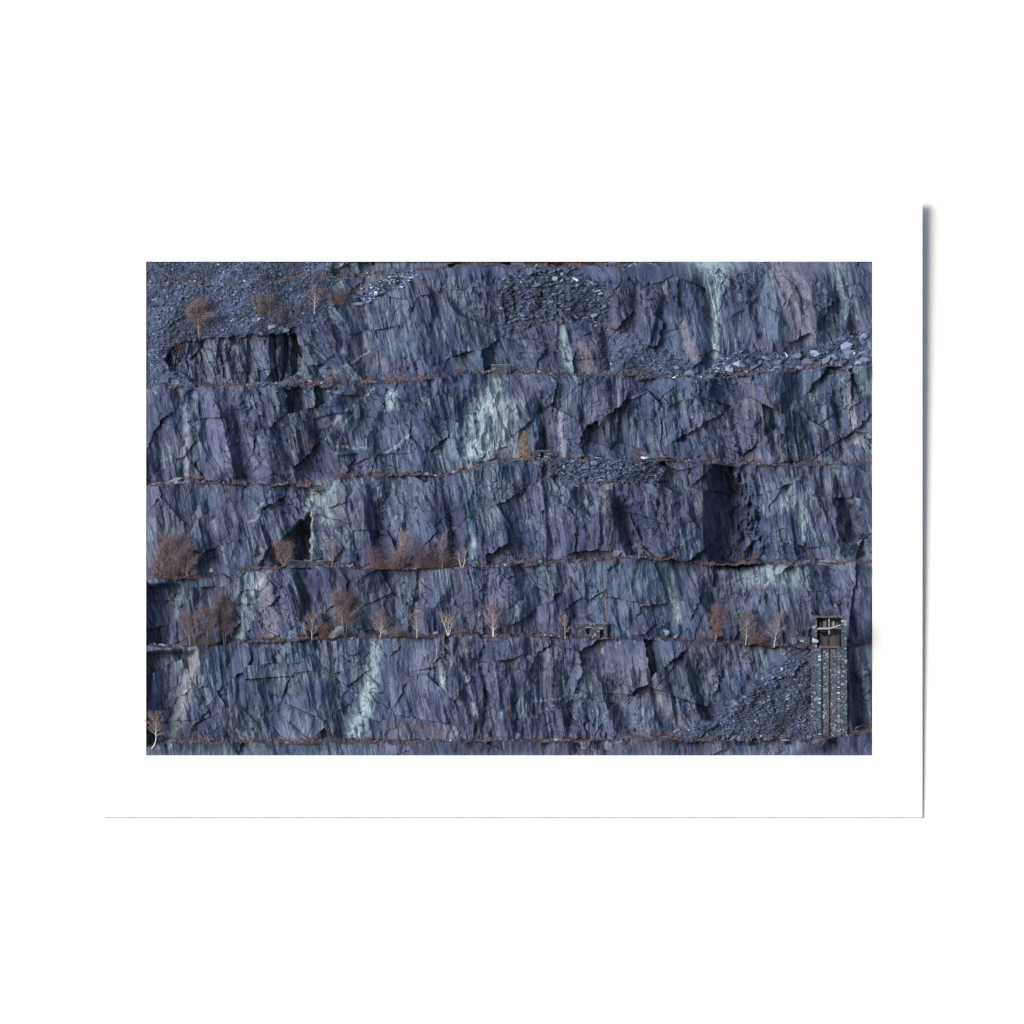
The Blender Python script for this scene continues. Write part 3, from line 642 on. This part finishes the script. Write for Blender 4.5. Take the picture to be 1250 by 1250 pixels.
larch("orange-brown conical larch on the ledge below the pale streak", P(640, lip(2,640)-.3, float(dep(640, lip(2,640)-.3))-.5), 37, 24)

# ------------------------------------------------------------------ masonry
def stone_col():
    r = random.random(); k = random.uniform(.55, 1.35)
    c = (.32,.40,.45) if r < .10 else ((.105,.135,.175) if r < .6 else (.065,.082,.135))
    return tuple(np.array(c)*k*SLATE*np.array((1.08, 1.0, .90)))
def masonry(mb, x0, x1, z0, z1, yf, th, course=1.7, holes=(), ln=(3, 8), taper=0.0, bright=1.0, holefn=None):
    """coursed slate wall facing -y in a local frame (reference units, scaled by S)"""
    z = z0
    while z < z1-.3:
        hh = min(course*random.uniform(.75, 1.3), z1-z)
        if z1-z-hh < .5: hh = z1-z
        zc = z+hh/2; g = taper*(z1-zc)/(z1-z0)
        segs = [(x0-g, x1+g)]
        for (a, b, c, d) in holes:
            if c < zc < d:
                ns = []
                for (p, q) in segs:
                    if b <= p or a >= q: ns.append((p, q)); continue
                    if a > p: ns.append((p, a))
                    if b < q: ns.append((b, q))
                segs = ns
        for (p, q) in segs:
            mb.box((p+.12)*S, (q-.12)*S, (yf+.35)*S, (yf+th-.02)*S, (z-.02)*S, (z+hh+.02)*S, (.05,.055,.075))
            x = p
            while x < q-.1:
                l = random.uniform(*ln)
                if q-x-l < 1.2: l = q-x
                c = tuple(v*bright for v in stone_col())
                mb.box((x+.08-(random.uniform(-.3, .5) if x == p else 0))*S, (x+l-.08+(random.uniform(-.3, .5) if x+l >= q-.01 else 0))*S, (yf-random.uniform(0, .6))*S, (yf+.8)*S, (z+.07)*S, (z+hh-.05)*S, c, .12*S)
                x += l
        z += hh

# hut on the fifth ledge
hv = lip(4, 720)-LIP*.45
hut = empty("stone_hut", P(726, hv+.4, float(dep(720, hv))+1.0), math.radians(-24))
tag(hut, "small roofless slate hut with one window and a doorway on the ledge", "hut")
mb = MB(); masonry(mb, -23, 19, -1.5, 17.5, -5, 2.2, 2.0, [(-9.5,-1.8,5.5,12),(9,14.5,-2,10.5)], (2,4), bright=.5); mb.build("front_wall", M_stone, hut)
def turned(mb0, ang, ox, oy):
    ca, sa = math.cos(ang), math.sin(ang)
    mb0.v = [(ox*S+x*ca-y*sa, oy*S+x*sa+y*ca, z) for x, y, z in mb0.v]; return mb0
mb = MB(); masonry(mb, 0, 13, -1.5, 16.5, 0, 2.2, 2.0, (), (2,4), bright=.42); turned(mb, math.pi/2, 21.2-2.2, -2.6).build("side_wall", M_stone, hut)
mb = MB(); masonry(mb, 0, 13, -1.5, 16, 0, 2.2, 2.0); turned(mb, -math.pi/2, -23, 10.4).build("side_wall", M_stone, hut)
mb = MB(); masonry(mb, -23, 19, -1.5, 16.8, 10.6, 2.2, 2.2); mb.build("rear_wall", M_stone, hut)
mb = MB(); mb.box(-10.6*S, -.7*S, -5.5*S, -2.9*S, 12*S, 13.1*S, (.16,.17,.2)); mb.build("lintel", M_stone, hut)
mb = MB(); mb.box(7.9*S, 15.6*S, -5.5*S, -2.9*S, 10.5*S, 11.7*S, (.15,.16,.19)); mb.build("lintel", M_stone, hut)
mb = MB()
for i in range(9): mb.box((-23.4+i*4.75)*S, (-23.4+i*4.75+4.6)*S, -5.5*S, (-2.5)*S, 17.5*S, (18.3+random.uniform(-.2,.3))*S, (.115,.135,.165), .1*S)
mb.build("coping", M_stone, hut)

# ruined shelter beside the larch
def small_ruin(name, label, cat, k, u, w, h, rz, holes=(), back=.7, bright=.55, du=None):
    v = lip(k, u)-LIP*back; r = empty(name, P(u, v+.3, float(dep(u if du is None else du, v))-.5), rz); tag(r, label, cat)
    mb = MB(); masonry(mb, -w/2, w/2, -1.2, h, -2, 2.0, 1.7, holes, (2.5, 6), bright=bright)
    return r, mb
r, mb = small_ruin("ruined_shelter", "tiny dark ruined shelter with a doorway, right of the orange larch", "ruin", 2, 662, 20, 9.5, 0, [(-2.5,2.0,-2,7.6)])
mb.build("front_wall", M_stone, r)
mb = MB(); mb.box(-10.5*S, 10.8*S, -2.6*S, 5*S, 9.5*S, 10.8*S, (.075,.085,.115), .12*S); mb.build("roof_slab", M_stone, r)
mb = MB(); masonry(mb, -10, -8, -1.2, 9.3, 0.2, 5, 1.7); mb.build("side_wall", M_stone, r)
mb = MB(); masonry(mb, 8, 10, -1.2, 9.3, 0.2, 5, 1.7); mb.build("side_wall", M_stone, r)
mb = MB(); masonry(mb, -10, 10, -1.2, 9.3, 5.3, 1.5, 1.7, bright=.6); mb.build("rear_wall", M_stone, r)
r, mb = small_ruin("low_wall", "dark low dry-stone wall on the second ledge above the pale streak", "wall", 1, 612, 24, 8.5, math.radians(-8))
mb.build("stone_course", M_stone, r)
mb = MB(); mb.box(-12.3*S, 12.3*S, -2.5*S, .3*S, 8.5*S, 9.4*S, (.15,.17,.2), .1*S); mb.build("coping", M_stone, r)
r, mb = small_ruin("low_wall", "long low dark slate wall on the ledge in front of the cave", "wall", 3, 376, 52, 6.5, math.radians(-4), [(-3,0,1,4),(4,8,1,4)], du=404, back=.3)
mb.build("stone_course", M_stone, r)
mb = MB()
for i in range(10): mb.box((-26+i*5.2)*S, (-26+i*5.2+5.1)*S, -2.7*S, .6*S, 6.5*S, (7.6+random.uniform(-.5,.9))*S, stone_col(), .15*S)
mb.build("coping", M_stone, r)

# the incline drum tower, lower right
tv = lip(5, 1012)-LIP*.5
TX, TB = 1012.5, tv
TD = float(dep(1012, tv))-1.0
tower = empty("stone_tower", P(TX, TB+2.0, TD), 0)
tag(tower, "tall slate incline tower with rusty rails up its front and a ruined head", "tower")
Hh = 109.0        # masonry shaft height
mb = MB(); masonry(mb, -15, 15, -2, Hh, 0, 9, 1.5, ln=(1.0, 2.6), taper=1.0, bright=1.08); mb.build("shaft", M_stone, tower)
for x0, x1 in ((-22, -13.5), (12.5, 21)):
    mb = MB(); masonry(mb, x0, x1, -2, Hh+2, -1.7, 10.5, 1.5, ln=(1.0, 2.6), taper=.8, bright=.9); mb.build("side_pier", M_stone, tower)
for x0, x1 in ((-13.6, -10.4), (9.6, 12.6)):
    mb = MB(); masonry(mb, x0, x1, -1, Hh+1, -2.1, 1.2, 1.6, ln=(3.4, 4), bright=1.15); mb.build("quoin_column", M_stone, tower)
for x in (-9.6, -.8, 8.6):
    mb = MB(); w = .75 if x == -.8 else .45
    mb.tube([((x+.2)*S, -2.2*S, -1*S), (x*S, -1.6*S, 50*S), ((x+.1)*S, -1.4*S, (Hh+1)*S)], w*S, (.085,.05,.045), 4)
    if x == -.8: mb.tube([((x-2.4)*S, -2.6*S, -1*S), ((x-.4)*S, -1.8*S, 20*S)], .4*S, (.1,.06,.05), 4)
    mb.build("rail", M_rust, tower)
mb = MB(); mb.box(-13*S, 12.4*S, -2.4*S, 1*S, (Hh+1)*S, (Hh+3.6)*S, (.12,.085,.085), .1*S); mb.build("sill_beam", M_rust, tower)
for x0, x1 in ((-21.5, -15.5), (14.5, 20.5)):
    mb = MB(); masonry(mb, x0, x1, Hh+2, Hh+38, -3, 11, 2.0, ln=(1.4, 3), bright=.85); mb.build("head_pier", M_stone, tower)
mb = MB(); masonry(mb, -15.4, 14.4, Hh+2, Hh+38, 8, 2, 2.0, bright=.22); mb.build("rear_wall", M_stone, tower)  # stones darkened to paint shade into the head opening
mb = MB()
for i in range(12): mb.box((-11.5+i*2.05)*S, (-11.5+i*2.05+1.9)*S, (1.0+random.uniform(-.3,.3))*S, 1.6*S, (Hh+3.6)*S, (Hh+16.5+random.uniform(-2, 1.6))*S, tuple(np.array((.062,.056,.072))*random.uniform(.5, 1.4)), .06*S)
mb.build("boarded_panel", M_wood, tower)
mb = MB(); mb.box(-15.4*S, 14.4*S, -1.2*S, 1.2*S, (Hh+24.5)*S, (Hh+26.2)*S, (.22,.21,.22), .1*S); mb.build("cross_beam", M_wood, tower)
mb = MB(); mb.tube([(-15*S, -3.6*S, (Hh+24)*S), (0, -3.9*S, (Hh+24.6)*S), (13.5*S, -3.9*S, (Hh+29)*S)], .85*S, (.36,.38,.42), 5); mb.build("fallen_beam", M_wood, tower)
mb = MB(); mb.box(-1.4*S, .4*S, -1.0*S, 1.0*S, (Hh+18)*S, (Hh+37)*S, (.24,.25,.28), .08*S); mb.build("mullion", M_wood, tower)
for x in (-11, -6.5, -4.2, 4.5, 9):
    mb = MB(); w = random.uniform(.7, 1.7); mb.box((x-w)*S, (x+w)*S, 4*S, 5*S, (Hh+26)*S, (Hh+random.uniform(32, 36))*S, (.15,.145,.17) if x != 4.5 else (.42,.43,.46), .1*S); mb.build("upright", M_wood, tower)
mb = MB()
for i in range(10): mb.box((-23+i*4.6)*S, (-23+i*4.6+4.5)*S, -4*S, 10.4*S, (Hh+38)*S, (Hh+40.0+random.uniform(-.6, 1.0))*S, (.09,.105,.135), .35*S)
mb.build("roof_slab", M_stone, tower)
mb = MB()
for i in range(3): mb.box((-21+i*2.5)*S, (-21+i*2.5+2.4)*S, -3.8*S, -2.5*S, (Hh+8)*S, (Hh+13-i)*S, (.42,.47,.50), .1*S)
mb.build("pale_quoin", M_stone, tower)
for p in ([(-9,-1.2,33),(-4,-1.3,30),(-3,-1.3,29)], [(4,-1.3,30),(7,-1.3,36)]):
    mb = MB(); mb.tube([(a*S, b*S, c*S) for a, b, c in p], .5*S, (.4,.4,.4), 4); mb.build("loose_timber", M_wood, tower)

# retaining wall and post left of the tower
rv = 799.0; rw = empty("retaining_wall", P(976, rv, float(dep(976, rv))-2.5), 0)
tag(rw, "short dry-stone retaining wall joining the left side of the tower head", "wall")
mb = MB(); masonry(mb, -14, 13, -3, 12, 0, 8, 1.9, ln=(2.2, 5), bright=.6); masonry(mb, -3, 13, 12, 22, .6, 7, 1.9, ln=(2.2, 5), bright=.8); mb.build("stone_course", M_stone, rw)
mb = MB(); mb.box(-15*S, 13.4*S, -.8*S, -.45*S, -4.6*S, -3.2*S, (.09,.055,.05)); mb.build("timber_sleeper", M_wood, rw)
pv = lip(5, 962)-LIP*.8
po = empty("stone_post", P(962.5, pv+.3, float(dep(962, pv))-1), 0); tag(po, "blue-grey upright slate post standing left of the tower foot", "post")
mb = MB(); mb.box(-1.6*S, 1.6*S, -1*S, 1*S, -1.0*S, 10.5*S, (.075,.095,.13), .15*S); mb.build("slab", M_stone, po)

# rusty pole behind the hut, with its crosspiece
pb = lip(4, 741)-LIP*.9
pl = empty("rusty_pole", P(741, pb, float(dep(741, pb))+1), 0); tag(pl, "tall thin rusty pole with a crosspiece rising behind the hut", "pole")
mb = MB(); mb.tube([(0,0,-1*S), (-.3*S,0,40*S), (-1.6*S,0,82*S)], [.7*S,.6*S,.45*S], (.11,.062,.055), 5); mb.build("shaft", M_rust, pl)
mb = MB(); mb.tube([(-14*S,-.6*S,46*S), (0,-.8*S,48.5*S), (9*S,-.6*S,49*S)], .45*S, (.12,.075,.07), 4); mb.build("crosspiece", M_rust, pl)
# rusty cables hanging on faces
def cable(label, pts, r=.5):
    q = [P(u, v, float(dep(u, v))-1.4) for u, v in pts]; o = empty("rusty_cable", q[0]); tag(o, label, "cable")
    mb = MB(); mb.tube([tuple(np.array(p)-np.array(q[0])) for p in q], r*S, (.10,.06,.055), 4); mb.build("strand", M_rust, o)
cable("rusty cable hanging down the face below the white pinkish birch", [(634,784),(630,797),(626,808),(624,822),(623,836),(622,850),(623,864),(624,876)])
cable("rusty cable on the pale face right of the tallest hut-ledge rock", [(734,688),(734,698),(735,708),(736,718),(737,728)])

# ------------------------------------------------------------------ single boulders
def boulder(label, loc, sx, sy, sz, col, rz=0, rx=0, ry=0, group=None, n=12):
    """angular split block: a random convex hull, wider than tall"""
    import bmesh
    bm = bmesh.new()
    for i in range(n):
        p = rng.normal(0, 1, 3); p /= np.max(np.abs(p))*.5+np.linalg.norm(p)*.5
        bm.verts.new((p[0]*sx*S/2, p[1]*sy*S/2, p[2]*sz*S/2))
    bmesh.ops.convex_hull(bm, input=bm.verts[:])
    loose = [v for v in bm.verts if not v.link_faces]; bmesh.ops.delete(bm, geom=loose, context='VERTS')
    me = bpy.data.meshes.new("boulder"); bm.to_mesh(me); bm.free()
    ca = me.color_attributes.new("Col", 'FLOAT_COLOR', 'POINT')
    ca.data.foreach_set("color", np.tile(np.array((*(np.array(col)*SLATE), 1), np.float32), len(me.vertices)))
    me.materials.append(M_scree)
    o = bpy.data.objects.new("boulder", me); COL.objects.link(o); o.location = loc; o.rotation_euler = (rx, ry, rz)
    return tag(o, label, "boulder", group)
def sit(u, v, up=1.0):
    p = P(u, v, float(dep(u, v))-1.0); return (p[0], p[1], p[2]+up*S*.5)
boulder("bright white boulder on the dark slate tip, third ledge", sit(788,560,5), 12, 6, 6, (.62,.63,.62), ry=-.3)
boulder("leaning pale slab under the large two-trunked birch", P(411, 772, -5), 23, 7, 11, (.33,.36,.34), ry=-.6, n=12)
boulder("pale block above the left bushes at the upper scree edge", sit(332,402,3), 9, 7, 9, (.42,.42,.42), n=10)
boulder("small pale stone on the scree below the grey-brown bush", sit(316,391,2), 6, 5, 5, (.45,.45,.45))
boulder("flat blue-grey block at the right end of the dark cut's rim", sit(346,404,2), 16, 8, 7, (.14,.17,.20), n=10)
boulder("pale flat slab on the far left of the hut ledge", sit(199,788,1), 12, 7, 4, (.30,.32,.34))
boulder("whitish slab tilted at the foot of the dark cut", sit(379,466,1), 9, 5, 4, (.42,.43,.44), ry=.4)
boulder("small white stone right of the tilted slab at the dark cut", sit(393,468,1), 5, 4, 3, (.5,.5,.5))
boulder("large pale slab at the left end of the third ledge", sit(212,587,2), 24, 8, 5, (.20,.22,.27), ry=-.25, n=9)
boulder("grey slab low at the left end of the third ledge", sit(192,591,2), 18, 8, 4, (.17,.19,.24), ry=-.15, n=9)
boulder("white block in the rubble left of the low cave wall", sit(258,697,2), 6, 5, 6, (.40,.43,.45), ry=.4)
boulder("pale block on the hut ledge beside the V-shaped white birch", sit(532,774,2), 8, 5, 4, (.30,.33,.36))
boulder("flat slab topping the pale pillar on the upper rocky spur", sit(436,372,2), 20, 9, 5, (.20,.23,.28), n=10)
boulder("large flat slab on the fourth ledge at the right, below the dark cleft", sit(1010,686,1), 30, 9, 5, (.20,.23,.27), ry=.08, n=10)
boulder("thin pale slab lying on the fourth ledge at the far right", sit(1006,690,1), 20, 7, 3, (.34,.36,.38), ry=.1, n=9)
boulder("grey stones beside the tower foot, right-hand big slab", sit(1046,890,2), 16, 7, 5, (.15,.16,.20), ry=-.5, n=9)
boulder("lilac block on the right-hand face beside the tower shaft", sit(1056,823,2), 10, 8, 7, (.18,.17,.23), n=10)
boulder("pale flat stone on the lowest ledge below the upright post", sit(958,904,1), 14, 5, 2, (.36,.36,.37), n=9)
boulder("green-white block heap stone at the left end of the buttress foot", sit(812,774,3), 13, 7, 8, (.17,.24,.27), n=10)
boulder("smaller pale stone right of the green-white heap stone", sit(826,778,2), 10, 6, 5, (.22,.25,.29), n=10)
boulder("flat blue slab on the ramp foot left of the tower", sit(826,893,1), 10, 6, 5, (.16,.20,.24), ry=-.4)
big = [(890,452,12,6),(903,446,14,7),(915,440,10,6),(922,450,13,6),(936,438,12,5),(938,446,16,7),(941,453,10,5),(955,442,14,6),(966,448,11,5),(972,436,12,6),(985,442,15,7),
       (996,432,14,7),(1006,440,18,9),(1013,428,10,7),(1022,436,13,7),(1026,446,12,5),(1034,424,15,11),(1038,434,17,9),(1046,444,12,5),(1050,418,11,7),(1056,430,14,8),(1060,440,12,6),(1058,412,10,6),
       (880,458,10,4),(912,455,9,4),(950,450,9,4),(978,450,12,4),(1000,446,10,4),(1016,443,9,5),(842,456,11,5),(815,455,12,4),(826,450,8,4)]
for u, v, a, b in big:
    k = random.choice((.75, 1, 1, 1.2, 1.9))
    boulder("blue-grey angular slate block in the heap of big blocks, upper right ledge" if u > 870 else "flat slate block at the foot of the scree cone right of centre", sit(min(u, 1054), v, 1.5), a*1.2, a*.65, b*1.3, tuple(k*x for x in (.15,.17,.225)), random.uniform(-.5, .5), random.uniform(-.4, .4), random.uniform(-.6, .4),
            "big fallen slate blocks on the upper right ledge" if u > 870 else "flat blocks at the scree cone foot", 10)

# ------------------------------------------------------------------ the white sheet the view is set in, and the white wall behind it
def ring(mb, o, i, d0, d1):
    """rectangular sheet with a rectangular opening; o and i are (u0, v0, u1, v1)"""
    def c(r): return [(r[0], r[1]), (r[2], r[1]), (r[2], r[3]), (r[0], r[3])]
    f = lambda d, v: d(v) if callable(d) else d
    vs = [P(u, v, f(d, v)) for d in (d0, d1) for r in (o, i) for u, v in c(r)]
    fs = []
    for k in range(4):
        n = (k+1) % 4
        fs += [(k, k+4, n+4, n), (k+8, n+8, n+12, k+12), (k, n, n+8, k+8), (k+4, k+12, n+12, n+4)]
    mb.add(vs, fs, (.86,.86,.86))
LIFT = lambda v: 16-(v-245)*13/752        # the sheet leans out a little at its top
mb = MB(); ring(mb, (126, 245.5, 1126, 997.5), (178.3, 319.3, 1064.7, 922.2), 0, 1.2)
sheet = mb.build("print_mount", M_paper); tag(sheet, "wide white paper mount surrounding the view of the slate quarry", "mount")
mb = MB(); ring(mb, (-2600, -1500, 3850, 2200), (176, 317, 1067, 924.5), LIFT, lambda v: LIFT(v)+30)
wall = mb.build("wall", M_wall); tag(wall, "plain white wall behind the white mount", "wall", None, "structure")
gz = (625-2200)*S
mesh_obj("ground", [(-900, -700, gz), (900, -700, gz), (900, 60, gz), (-900, 60, gz)], [(0, 1, 2, 3)], M_ground)  # out of view, added for bounce light and kept short for low light
tag(bpy.data.objects["ground"], "unseen level ground added at the foot of the wall to shape the light", "ground", None, "structure")

# ------------------------------------------------------------------ light
sdir = np.array((-.66, -.66, .30)); sdir /= np.linalg.norm(sdir)
elev = math.asin(sdir[2]); rot = math.atan2(sdir[0], sdir[1])
w = bpy.data.worlds.new("World"); scene.world = w; w.use_nodes = True
nt = w.node_tree; bg = nt.nodes["Background"]; sky = nt.nodes.new("ShaderNodeTexSky")
sky.sky_type = 'NISHITA'; sky.sun_disc = False; sky.sun_elevation = elev; sky.sun_rotation = rot
nt.links.new(sky.outputs[0], bg.inputs[0]); bg.inputs[1].default_value = .13
sl = bpy.data.lights.new("sun", 'SUN'); sl.energy = 3.2; sl.angle = math.radians(38); sl.color = (1, .985, .97)
so = bpy.data.objects.new("sun", sl); COL.objects.link(so)
from mathutils import Vector
so.rotation_euler = Vector(tuple(-sdir)).to_track_quat('-Z', 'Y').to_euler(); so.location = (-100, -200, 150)

# ------------------------------------------------------------------ camera
cd = bpy.data.cameras.new("camera"); cam = bpy.data.objects.new("camera", cd); COL.objects.link(cam)
cam.location = (0, -DIST, 0); cam.rotation_euler = (math.pi/2, 0, 0)
cd.sensor_width = 36; cd.lens = 36*DIST/(1250*S); cd.clip_start = 1; cd.clip_end = 20000
scene.camera = cam
vs = scene.view_settings; vs.view_transform = 'Standard'; vs.look = 'None'; vs.gamma = 1; vs.exposure = .12; vs.use_curve_mapping = False
